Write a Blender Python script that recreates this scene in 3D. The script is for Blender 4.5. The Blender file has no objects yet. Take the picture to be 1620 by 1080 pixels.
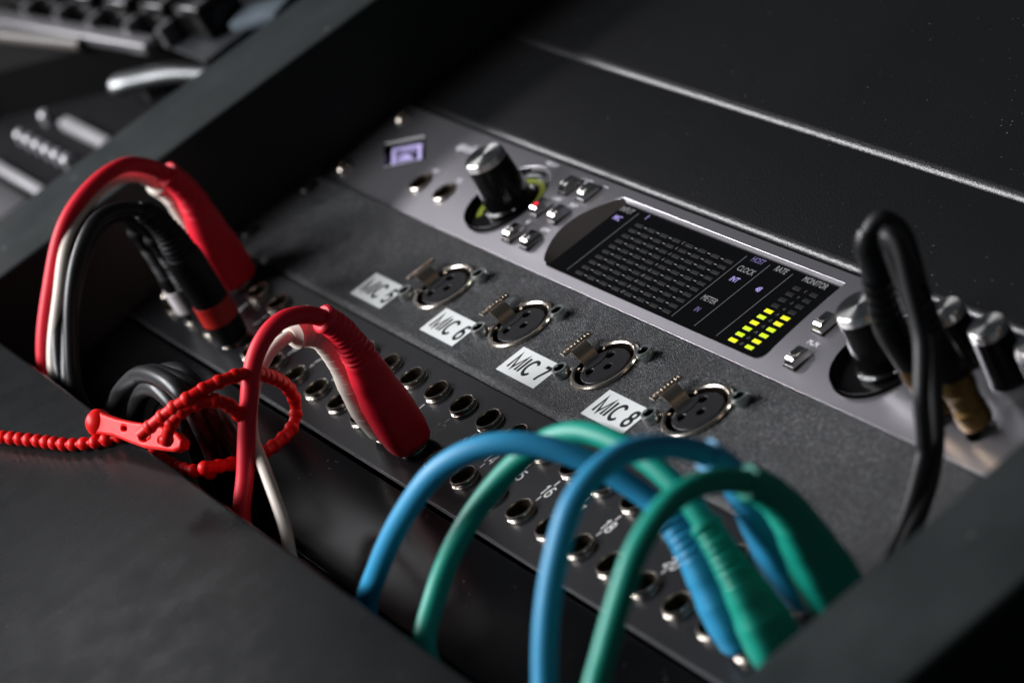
import bpy, bmesh, math, random
from mathutils import Vector, Matrix
random.seed(4)
S = 0.001            # everything below is written in millimetres, the scene is in metres
SC = bpy.context.scene
COL = SC.collection
PI = math.pi

# ------------------------------------------------------------------ camera
cam_d = bpy.data.cameras.new('camera'); cam = bpy.data.objects.new('camera', cam_d); COL.objects.link(cam)
right = Vector((0.4644668307, 0.7605239542, -0.4537332679))
down = Vector((0.2320837821, -0.5989756308, -0.7663976199))
fwd = Vector((-0.8546389186, 0.2506621407, -0.4547095886))
m = Matrix.Identity(4)
for i in range(3):
    m[i][0] = right[i]; m[i][1] = -down[i]; m[i][2] = -fwd[i]
m.translation = Vector((1049.24, -271.04, 442.23)) * S
cam.matrix_world = m
cam_d.sensor_width = 36; cam_d.lens = 107.88
cam_d.clip_start = 0.01; cam_d.clip_end = 50
cam_d.dof.use_dof = True; cam_d.dof.focus_distance = 0.938; cam_d.dof.aperture_fstop = 9.6
cam_d.dof.aperture_blades = 0
SC.camera = cam

# ------------------------------------------------------------------ light
w = bpy.data.worlds.new('World'); SC.world = w; w.use_nodes = True
w.node_tree.nodes['Background'].inputs[0].default_value = (0.75, 0.85, 1.0, 1)
w.node_tree.nodes['Background'].inputs[1].default_value = 0.034
def area(name, loc, target, sx, sy, power, col):
    l = bpy.data.lights.new(name, 'AREA'); l.shape = 'RECTANGLE'; l.size = sx; l.size_y = sy
    l.energy = power; l.color = col
    o = bpy.data.objects.new(name, l); COL.objects.link(o)
    o.location = loc
    o.rotation_euler = (Vector(target) - Vector(loc)).to_track_quat('-Z', 'Y').to_euler()
    return o
area('window_light', (-0.80, -1.50, 1.40), (0.25, -0.03, 0), 1.4, 1.05, 100, (0.95, 0.96, 1.0))
area('far_window_light', (-2.25, -1.02, 1.28), (0.25, -0.03, 0), 0.75, 0.5, 40, (0.98, 0.96, 1.0))
area('room_light', (1.6, 0.9, 1.3), (0.25, -0.03, 0), 0.35, 0.35, 0.42, (1.0, 0.80, 0.6))
area('faceplate_sheen_light', (-2.27, 0.33, 1.52), (0.25, -0.03, 0), 0.55, 0.3, 1.5, (0.98, 0.96, 1.0))  # added lamp, puts a sheen gradient on the interface faceplate
SC.view_settings.view_transform = 'Standard'; SC.view_settings.look = 'None'
SC.view_settings.exposure = 0.0; SC.view_settings.gamma = 1.0
SC.cycles.max_bounces = 8

# ------------------------------------------------------------------ materials
def mat(name, col, rough=0.5, metal=0.0, spec=0.5, grain=None, mottled=None, specks=None, coat=0, emit=None, aniso=None, wave=None, roughvar=None):
    M = bpy.data.materials.new(name); M.use_nodes = True
    nt = M.node_tree; N = nt.nodes; L = nt.links
    b = N['Principled BSDF']
    b.inputs['Base Color'].default_value = (*col, 1); b.inputs['Roughness'].default_value = rough
    b.inputs['Metallic'].default_value = metal; b.inputs['Specular IOR Level'].default_value = spec
    b.inputs['Coat Weight'].default_value = coat
    if emit:
        b.inputs['Emission Color'].default_value = (*emit[0], 1); b.inputs['Emission Strength'].default_value = emit[1]
    tc = N.new('ShaderNodeTexCoord')
    colsock = None
    if mottled:          # (scale per metre, strength, colour2)
        n = N.new('ShaderNodeTexNoise'); n.inputs['Scale'].default_value = mottled[0]; n.inputs['Detail'].default_value = 6
        n.inputs['Roughness'].default_value = 0.6
        L.new(tc.outputs['Object'], n.inputs['Vector'])
        r = N.new('ShaderNodeMapRange'); r.inputs[1].default_value = 0.35; r.inputs[2].default_value = 0.7
        L.new(n.outputs[0], r.inputs[0])
        mx = N.new('ShaderNodeMixRGB'); mx.inputs[1].default_value = (*col, 1); mx.inputs[2].default_value = (*mottled[2], 1)
        mm = N.new('ShaderNodeMath'); mm.operation = 'MULTIPLY'; mm.inputs[1].default_value = mottled[1]
        L.new(r.outputs[0], mm.inputs[0]); L.new(mm.outputs[0], mx.inputs[0]); colsock = mx.outputs[0]
    if specks:           # specks of dust, scuffs and painted glints: (scale, density threshold, colour)
        v = N.new('ShaderNodeTexVoronoi'); v.inputs['Scale'].default_value = specks[0]
        L.new(tc.outputs['Object'], v.inputs['Vector'])
        n2 = N.new('ShaderNodeTexNoise'); n2.inputs['Scale'].default_value = specks[0] * 0.03; n2.inputs['Detail'].default_value = 2
        L.new(tc.outputs['Object'], n2.inputs['Vector'])
        sep = N.new('ShaderNodeSeparateColor'); L.new(v.outputs['Color'], sep.inputs[0])
        # radius of each speck is random, most are zero
        a = N.new('ShaderNodeMath'); a.operation = 'SUBTRACT'; L.new(sep.outputs[0], a.inputs[0]); a.inputs[1].default_value = specks[1]
        a2 = N.new('ShaderNodeMath'); a2.operation = 'MULTIPLY'; L.new(a.outputs[0], a2.inputs[0]); L.new(n2.outputs[0], a2.inputs[1])
        a3 = N.new('ShaderNodeMath'); a3.operation = 'MULTIPLY'; L.new(a2.outputs[0], a3.inputs[0]); a3.inputs[1].default_value = 3.0
        c = N.new('ShaderNodeMath'); c.operation = 'LESS_THAN'; L.new(v.outputs['Distance'], c.inputs[0]); L.new(a3.outputs[0], c.inputs[1])
        mx2 = N.new('ShaderNodeMixRGB'); mx2.inputs[2].default_value = (*specks[2], 1)
        if colsock: L.new(colsock, mx2.inputs[1])
        else: mx2.inputs[1].default_value = (*col, 1)
        L.new(c.outputs[0], mx2.inputs[0]); colsock = mx2.outputs[0]
    if colsock: L.new(colsock, b.inputs['Base Color'])
    if roughvar:         # (scale, lo, hi)
        n = N.new('ShaderNodeTexNoise'); n.inputs['Scale'].default_value = roughvar[0]; n.inputs['Detail'].default_value = 5
        L.new(tc.outputs['Object'], n.inputs['Vector'])
        r = N.new('ShaderNodeMapRange'); r.inputs[1].default_value = 0.3; r.inputs[2].default_value = 0.7
        r.inputs[3].default_value = roughvar[1]; r.inputs[4].default_value = roughvar[2]
        L.new(n.outputs[0], r.inputs[0]); L.new(r.outputs[0], b.inputs['Roughness'])
    if grain:            # list of (scale per metre, strength, distance m)
        last = None
        for (sc_, st, dist) in grain:
            n = N.new('ShaderNodeTexNoise'); n.inputs['Scale'].default_value = sc_; n.inputs['Detail'].default_value = 2
            L.new(tc.outputs['Object'], n.inputs['Vector'])
            bp = N.new('ShaderNodeBump'); bp.inputs['Strength'].default_value = st; bp.inputs['Distance'].default_value = dist
            L.new(n.outputs[0], bp.inputs['Height'])
            if last: L.new(last.outputs[0], bp.inputs['Normal'])
            last = bp
        L.new(last.outputs[0], b.inputs['Normal'])
    return M
dust = (0.35, 0.34, 0.32)
M_POW = mat('coarse_powder_coat', (0.010, 0.0105, 0.0115), 0.36, spec=0.40, grain=[(2400, 1.0, 0.0005)], specks=(1900, 0.5, (0.12, 0.12, 0.125)), mottled=(1500, 0.9, (0.045, 0.046, 0.048)))  # pale specks paint the sparkle of the coarse grain into the colour
M_BLK = mat('fine_powder_coat', (0.006, 0.0062, 0.0065), 0.29, spec=0.4, grain=[(1600, 1.0, 0.00012)], specks=(900, 0.90, (0.22, 0.22, 0.21)), mottled=(12, 0.5, (0.009, 0.009, 0.0095)))
M_PATCH = mat('satin_black_paint', (0.009, 0.0095, 0.011), 0.34, spec=0.4, grain=[(2500, 0.25, 0.00004)], specks=(800, 0.93, dust))
M_GLOSS = mat('gloss_black_paint', (0.005, 0.005, 0.0055), 0.24, spec=0.25, grain=[(600, 0.15, 0.00005)], specks=(800, 0.9, dust))
M_ALU = mat('grey_satin_metal', (0.55, 0.53, 0.56), 0.30, metal=0.92)
M_ALUEDGE = mat('bright_bevel_metal', (0.55, 0.53, 0.56), 0.4, metal=1.0)
M_WOOD = mat('painted_wood', (0.010, 0.0128, 0.0130), 0.46, spec=0.22, grain=[(260, 0.25, 0.0002), (1500, 0.35, 0.00012)], specks=(130, 0.90, (0.10, 0.10, 0.095)), mottled=(18, 0.8, (0.020, 0.024, 0.024)), roughvar=(40, 0.36, 0.55))
M_WOODF = mat('varnished_wood', (0.008, 0.0088, 0.0088), 0.29, spec=0.20, grain=[(200, 0.06, 0.0002), (1500, 0.25, 0.00008)], specks=(500, 0.95, dust), mottled=(30, 0.6, (0.014, 0.015, 0.015)), roughvar=(90, 0.24, 0.33))
M_DARK = mat('dark_inside', (0.004, 0.004, 0.004), 0.7, spec=0.08)
M_CHROME = mat('chrome', (0.82, 0.80, 0.77), 0.13, metal=1.0)
M_BRUSH = mat('spun_chrome', (0.80, 0.79, 0.76), 0.22, metal=1.0)
M_NICK = mat('nickel', (0.60, 0.54, 0.46), 0.24, metal=1.0)
M_LATCH = mat('brassy_nickel', (0.50, 0.41, 0.32), 0.27, metal=1.0)
M_ZINC = mat('zinc_nut', (0.56, 0.60, 0.57), 0.3, metal=1.0)
M_GOLD = mat('shaded_gold_plate', (0.15, 0.09, 0.03), 0.45, metal=1.0)  # gold darkened for the shadow falling on the adapters
M_KNOB = mat('black_gloss_plastic', (0.004, 0.004, 0.004), 0.22, spec=0.25)
M_PLAS = mat('black_plastic', (0.012, 0.012, 0.013), 0.36, spec=0.32, grain=[(3000, 0.15, 0.00003)])
M_SCREEN = mat('black_glass', (0.003, 0.003, 0.0033), 0.10, spec=0.22, specks=(700, 0.955, (0.10, 0.10, 0.10)))
M_BRONZE = mat('dark_bezel', (0.030, 0.025, 0.022), 0.4, metal=0.4)
M_SEG = mat('off_segment_glow', (0.020, 0.020, 0.019), 0.4, spec=0.15, emit=((0.5, 0.5, 0.48), 0.006))  # unlit segments given a faint glow of their own
M_SEGD = mat('dim_off_segment_glow', (0.014, 0.0145, 0.0135), 0.4, spec=0.2, emit=((0.5, 0.5, 0.45), 0.004))  # unlit here too, with a weaker added glow
M_LITY = mat('lit_yellow', (0.5, 0.5, 0.02), 0.4, emit=((0.80, 0.78, 0.0), 0.72))
M_LITG = mat('lit_lime', (0.4, 0.5, 0.02), 0.4, emit=((0.55, 0.75, 0.0), 0.68))
M_RING = mat('lit_knob_ring', (0.14, 0.17, 0.02), 0.5, emit=((0.50, 0.58, 0.03), 0.15))
M_LAV = mat('lit_lavender', (0.4, 0.35, 0.55), 0.4, emit=((0.42, 0.36, 0.72), 0.62))
M_PRINT = mat('grey_print', (0.85, 0.85, 0.87), 0.5)
M_PRINTD = mat('dim_print', (0.20, 0.20, 0.20), 0.5, emit=((0.5, 0.5, 0.5), 0.04))
M_LINE = mat('display_rule', (0.10, 0.10, 0.11), 0.5, emit=((0.5, 0.5, 0.5), 0.03))
M_WHITEPRINT = mat('white_print', (0.8, 0.8, 0.78), 0.5)
M_VIO = mat('violet_legend', (0.3, 0.25, 0.5), 0.4, emit=((0.36, 0.28, 0.68), 0.45))
M_VIOD = mat('dim_violet_legend', (0.1, 0.08, 0.2), 0.4, emit=((0.36, 0.28, 0.68), 0.12))
M_REDLED = mat('red_lens', (0.7, 0.02, 0.04), 0.3, emit=((0.9, 0.03, 0.08), 0.7))
M_LABEL = mat('white_label_tape', (0.80, 0.82, 0.80), 0.42, mottled=(60, 0.25, (0.72, 0.74, 0.72)))
M_INK = mat('black_ink', (0.006, 0.006, 0.006), 0.4)
rub = [(1800, 0.2, 0.00005)]
M_RED = mat('red_rubber', (0.72, 0.012, 0.030), 0.5, spec=0.3, grain=rub, specks=(900, 0.965, (0.6, 0.2, 0.2)))
M_REDT = mat('red_silicone', (0.70, 0.006, 0.005), 0.42, spec=0.2, grain=[(500, 0.15, 0.0001)])
M_CREAM = mat('cream_rubber', (0.76, 0.67, 0.58), 0.45, spec=0.35, grain=rub, mottled=(120, 0.25, (0.62, 0.52, 0.43)))
M_BRUB = mat('black_rubber', (0.009, 0.009, 0.0095), 0.37, spec=0.38, grain=rub)
M_BPLUG = mat('black_moulded_rubber', (0.007, 0.007, 0.0075), 0.42, spec=0.25, grain=rub)
M_CORD = mat('matte_black_cord', (0.013, 0.013, 0.0135), 0.5, spec=0.35, grain=rub)
M_BLUE = mat('blue_rubber', (0.026, 0.28, 0.50), 0.48, spec=0.35, grain=rub)
M_GREEN = mat('green_rubber', (0.006, 0.30, 0.215), 0.45, spec=0.35, grain=rub)
M_REDBAND = mat('red_heatshrink', (0.50, 0.018, 0.012), 0.45, grain=[(900, 0.4, 0.0001)])
M_WHBAND = mat('white_heatshrink', (0.82, 0.78, 0.78), 0.5, mottled=(200, 0.5, (0.6, 0.5, 0.52)))
M_SILV = mat('silver_plastic', (0.13, 0.125, 0.13), 0.35, metal=0.5)
M_CTRL = mat('charcoal_control_top', (0.009, 0.0085, 0.0095), 0.75, spec=0.04, mottled=(30, 0.3, (0.02, 0.019, 0.021)))
M_PALE = mat('pale_metal', (0.46, 0.45, 0.46), 0.4, metal=0.6)
M_IVORY = mat('dark_grey_plastic', (0.022, 0.023, 0.026), 0.5, spec=0.2)

# ------------------------------------------------------------------ mesh helpers (mm)
def new(): return bmesh.new()
def V(p): return Vector(p) * S
def add_box(bm, c, s, rz=0.0):
    g = bmesh.ops.create_cube(bm, size=1.0)
    bmesh.ops.scale(bm, vec=Vector(s) * S, verts=g['verts'])
    if rz: bmesh.ops.rotate(bm, cent=(0, 0, 0), matrix=Matrix.Rotation(rz, 3, 'Z'), verts=g['verts'])
    bmesh.ops.translate(bm, vec=V(c), verts=g['verts']); return g['verts']
def bevel_all(bm, w, seg=2):
    bmesh.ops.bevel(bm, geom=list(bm.edges), offset=w * S, segments=seg, affect='EDGES', profile=0.5)
def lathe(bm, prof, c=(0, 0, 0), n=32, close=False, a0=0.0, a1=2 * PI):
    full = abs(a1 - a0 - 2 * PI) < 1e-6
    rings = []
    cnt = n if full else n + 1
    for (r, z) in prof:
        if r < 1e-6:
            rings.append([bm.verts.new(V((c[0], c[1], c[2] + z)))])
        else:
            rings.append([bm.verts.new(V((c[0] + r * math.cos(a0 + (a1 - a0) * i / n), c[1] + r * math.sin(a0 + (a1 - a0) * i / n), c[2] + z))) for i in range(cnt)])
    pairs = list(zip(rings[:-1], rings[1:]))
    if close: pairs.append((rings[-1], rings[0]))
    for A, B in pairs:
        for i in range(n):
            j = (i + 1) % cnt if full else i + 1
            try:
                if len(A) == 1 and len(B) == 1: continue
                if len(A) == 1: bm.faces.new((A[0], B[j], B[i]))
                elif len(B) == 1: bm.faces.new((A[i], A[j], B[0]))
                else: bm.faces.new((A[i], A[j], B[j], B[i]))
            except ValueError: pass
def crom(P, step):
    P = [Vector(p) for p in P]
    Q = [P[0] * 2 - P[1]] + P + [P[-1] * 2 - P[-2]]
    pts = []
    for i in range(1, len(Q) - 2):
        p0, p1, p2, p3 = Q[i - 1:i + 3]
        # centripetal
        def tt(t, a, b): return t + max((b - a).length, 1e-4) ** 0.5
        t0 = 0; t1 = tt(t0, p0, p1); t2 = tt(t1, p1, p2); t3 = tt(t2, p2, p3)
        for k in range(24):
            t = t1 + (t2 - t1) * k / 24
            a1_ = p0 * ((t1 - t) / (t1 - t0)) + p1 * ((t - t0) / (t1 - t0))
            a2_ = p1 * ((t2 - t) / (t2 - t1)) + p2 * ((t - t1) / (t2 - t1))
            a3_ = p2 * ((t3 - t) / (t3 - t2)) + p3 * ((t - t2) / (t3 - t2))
            b1 = a1_ * ((t2 - t) / (t2 - t0)) + a2_ * ((t - t0) / (t2 - t0))
            b2 = a2_ * ((t3 - t) / (t3 - t1)) + a3_ * ((t - t1) / (t3 - t1))
            pts.append(b1 * ((t2 - t) / (t2 - t1)) + b2 * ((t - t1) / (t2 - t1)))
    pts.append(P[-1])
    # smooth a little, then resample by arc length
    for _ in range(18):
        pts = [pts[0]] + [(pts[i - 1] + pts[i] * 2 + pts[i + 1]) / 4 for i in range(1, len(pts) - 1)] + [pts[-1]]
    cum = [0.0]
    for a, b in zip(pts[:-1], pts[1:]): cum.append(cum[-1] + (b - a).length)
    n = max(2, int(cum[-1] / step)); out = []; j = 0
    for k in range(n + 1):
        s = cum[-1] * k / n
        while j < len(cum) - 2 and cum[j + 1] < s: j += 1
        f = (s - cum[j]) / max(cum[j + 1] - cum[j], 1e-9)
        out.append(pts[j].lerp(pts[j + 1], min(max(f, 0), 1)))
    return out, cum[-1] / n
def frames(pts, ref=Vector((0, 1, 0))):
    F = []; u = None
    for i, p in enumerate(pts):
        t = (pts[min(i + 1, len(pts) - 1)] - pts[max(i - 1, 0)]).normalized()
        if u is None: u = (ref - t * ref.dot(t)).normalized()
        else: u = (u - t * u.dot(t)).normalized()
        F.append((t, u, t.cross(u).normalized()))
    return F
def sweep(bm, pts, F, rad, n=16, expo=2.0, cap=True):
    """rad(i) -> (half width along u, half width along v)"""
    rings = []
    for i, p in enumerate(pts):
        a, b = rad(i); t, u, v = F[i]; e = expo(i) if callable(expo) else expo
        ring = []
        for k in range(n):
            th = 2 * PI * (k + 0.5) / n; c, s = math.cos(th), math.sin(th)
            x = math.copysign(abs(c) ** (2 / e), c) * a; y = math.copysign(abs(s) ** (2 / e), s) * b
            ring.append(bm.verts.new((p + u * x + v * y) * S))
        rings.append(ring)
    for A, B in zip(rings[:-1], rings[1:]):
        for k in range(n): bm.faces.new((A[k], A[(k + 1) % n], B[(k + 1) % n], B[k]))
    if cap:
        bm.faces.new(list(reversed(rings[0]))); bm.faces.new(rings[-1])
def tube(bm, P, r, step=1.2, n=14, cap=True):
    pts, _ = crom(P, step); sweep(bm, pts, frames(pts), lambda i: (r, r), n, cap=cap)
def mesh(bm, name, ang=35):
    bmesh.ops.recalc_face_normals(bm, faces=list(bm.faces))
    me = bpy.data.meshes.new(name); bm.to_mesh(me); bm.free()
    if ang:
        for p in me.polygons: p.use_smooth = True
        me.set_sharp_from_angle(angle=math.radians(ang))
    return me
def obj(name, data, m_, parent=None, loc=(0, 0, 0), ang=35):
    me = mesh(data, name, ang) if isinstance(data, bmesh.types.BMesh) else data
    if m_ is not None and not me.materials: me.materials.append(m_)
    o = bpy.data.objects.new(name, me); COL.objects.link(o); o.location = V(loc)
    if parent: o.parent = parent
    return o
def thing(name, label, cat, loc=(0, 0, 0), group=None):
    o = bpy.data.objects.new(name, None); COL.objects.link(o); o.location = V(loc); o.empty_display_size = 0.01
    o['label'] = label; o['category'] = cat
    if group: o['group'] = group
    return o
def copy(o, loc, parent):
    c = o.copy(); COL.objects.link(c); c.parent = parent; c.location = V(loc)
    for ch in list(o.children):
        k = ch.copy(); COL.objects.link(k); k.parent = c
    return c
def poly_curve(loops, ext, bev=0.0, seg=2):
    """flat plate with holes (2-D filled curve), local z centred on 0"""
    cu = bpy.data.curves.new('plate', 'CURVE'); cu.dimensions = '2D'; cu.fill_mode = 'BOTH'
    for lp in loops:
        sp = cu.splines.new('POLY'); sp.points.add(len(lp) - 1)
        for i, (x, y) in enumerate(lp): sp.points[i].co = (x * S, y * S, 0, 1)
        sp.use_cyclic_u = True
    cu.extrude = ext * S / 2; cu.bevel_depth = bev * S; cu.bevel_resolution = seg; cu.offset = -bev * S
    return curve_mesh(cu)
def curve_mesh(cu, ang=30):
    t = bpy.data.objects.new('tmp', cu); COL.objects.link(t)
    dg = bpy.context.evaluated_depsgraph_get(); dg.update()
    me = bpy.data.meshes.new_from_object(t.evaluated_get(dg))
    bpy.data.objects.remove(t); bpy.data.curves.remove(cu)
    me.materials.clear()
    for p in me.polygons: p.use_smooth = True
    me.set_sharp_from_angle(angle=math.radians(ang))
    return me
def circle(cx, cy, r, n=48): return [(cx + r * math.cos(2 * PI * i / n), cy + r * math.sin(2 * PI * i / n)) for i in range(n)]
def rrect(x0, y0, x1, y1, r, n=6):
    out = []
    for (cx, cy, a) in ((x1 - r, y1 - r, 0), (x0 + r, y1 - r, PI / 2), (x0 + r, y0 + r, PI), (x1 - r, y0 + r, 1.5 * PI)):
        for i in range(n + 1): out.append((cx + r * math.cos(a + PI / 2 * i / n), cy + r * math.sin(a + PI / 2 * i / n)))
    return out
def plate(name, loops, z_top, thick, m_, parent=None, bev=0.0, seg=2):
    me = poly_curve(loops, thick - 2 * bev, bev, seg)
    return obj(name, me, m_, parent, (0, 0, z_top - thick / 2))
def text(name, s, x, y, z, size, m_, parent, wide=1.0, shear=0.0, bold=0.0, center=True):
    cu = bpy.data.curves.new('t', 'FONT'); cu.body = s; cu.size = size * S / 0.70; cu.shear = shear
    cu.align_x = 'CENTER' if center else 'LEFT'; cu.align_y = 'CENTER'; cu.offset = bold * S; cu.resolution_u = 4
    cu.extrude = 0.012 * S
    me = curve_mesh(cu)
    for v in me.vertices: v.co.x *= wide
    return obj(name, me, m_, parent, (x, y, z))
def _arc(cx, cy, rx, ry, a0, a1, n=12): return [(cx + rx * math.cos(math.radians(a0 + (a1 - a0) * i / n)), cy + ry * math.sin(math.radians(a0 + (a1 - a0) * i / n))) for i in range(n + 1)]
GLYPH = {
 'M': (0.86, [[(0.05, 0), (0.05, 1), (0.43, 0.05), (0.81, 1), (0.81, 0)]]), 'I': (0.26, [[(0.13, 0), (0.13, 1)]]),
 'C': (0.78, [_arc(0.42, 0.5, 0.36, 0.5, 38, 322, 22)]), ' ': (0.30, []),
 '0': (0.62, [_arc(0.31, 0.5, 0.26, 0.5, 90, 450, 24)]), '1': (0.62, [[(0.14, 0.76), (0.36, 0.97), (0.36, 0)]]),
 '2': (0.62, [_arc(0.31, 0.73, 0.25, 0.27, 165, -30, 12) + [(0.06, 0.02), (0.58, 0.02)]]),
 '3': (0.62, [_arc(0.30, 0.75, 0.24, 0.25, 150, -80, 12), _arc(0.30, 0.27, 0.27, 0.27, 85, -150, 14)]),
 '4': (0.62, [[(0.46, 0), (0.46, 0.98), (0.04, 0.28), (0.60, 0.28)]]),
 '5': (0.62, [[(0.55, 0.98), (0.14, 0.98), (0.09, 0.52)] + _arc(0.31, 0.32, 0.26, 0.32, 118, -148, 16)]),
 '6': (0.62, [_arc(0.34, 0.70, 0.26, 0.30, 40, 120, 6) + [(0.07, 0.55)] + _arc(0.31, 0.31, 0.25, 0.31, 180, 520, 22)]),
 '7': (0.60, [[(0.04, 0.97), (0.56, 0.97), (0.40, 0.62), (0.25, 0.28), (0.20, 0.0)]]),
 '8': (0.62, [_arc(0.31, 0.76, 0.215, 0.24, 90, 450, 20), _arc(0.31, 0.265, 0.255, 0.265, 90, 450, 20)]),
 '9': (0.62, [_arc(0.28, 0.30, 0.26, 0.30, 220, 300, 6) + [(0.55, 0.45)] + _arc(0.31, 0.69, 0.25, 0.31, 0, -340, 22)]),
}
def strokes(name, s, x, y, z, size, wide, thick, m_, parent):
    """plain grotesque lettering drawn as flat ribbons"""
    bm = new(); tot = sum(GLYPH[c][0] for c in s) + 0.12 * (len(s) - 1); cx = -tot / 2; lev = 0
    for ch in s:
        wd, sts = GLYPH[ch]
        for st_ in sts:
            P = [Vector(((cx + a) * size * wide, (b - 0.5) * size)) for a, b in st_]
            A = []; B = []
            for i, p in enumerate(P):
                d0 = (p - P[i - 1]).normalized() if i else None; d1 = (P[i + 1] - p).normalized() if i < len(P) - 1 else None
                if d0 is None: d0 = d1
                if d1 is None: d1 = d0
                n0 = Vector((-d0.y, d0.x)); n1 = Vector((-d1.y, d1.x)); mvec = n0 + n1
                if mvec.length < 0.3: mvec = n0
                mvec.normalize(); k = min(2.2, 1 / max(0.3, mvec.dot(n0)))
                off = mvec * (thick / 2 * k)
                A.append(bm.verts.new(V((p.x + off.x, p.y + off.y, lev * 0.004)))); B.append(bm.verts.new(V((p.x - off.x, p.y - off.y, lev * 0.004))))
            for i in range(len(P) - 1): bm.faces.new((A[i], B[i], B[i + 1], A[i + 1]))
            lev += 1
        cx += wd + 0.12
    return obj(name, bm, m_, parent, (x, y, z), ang=0)
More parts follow.
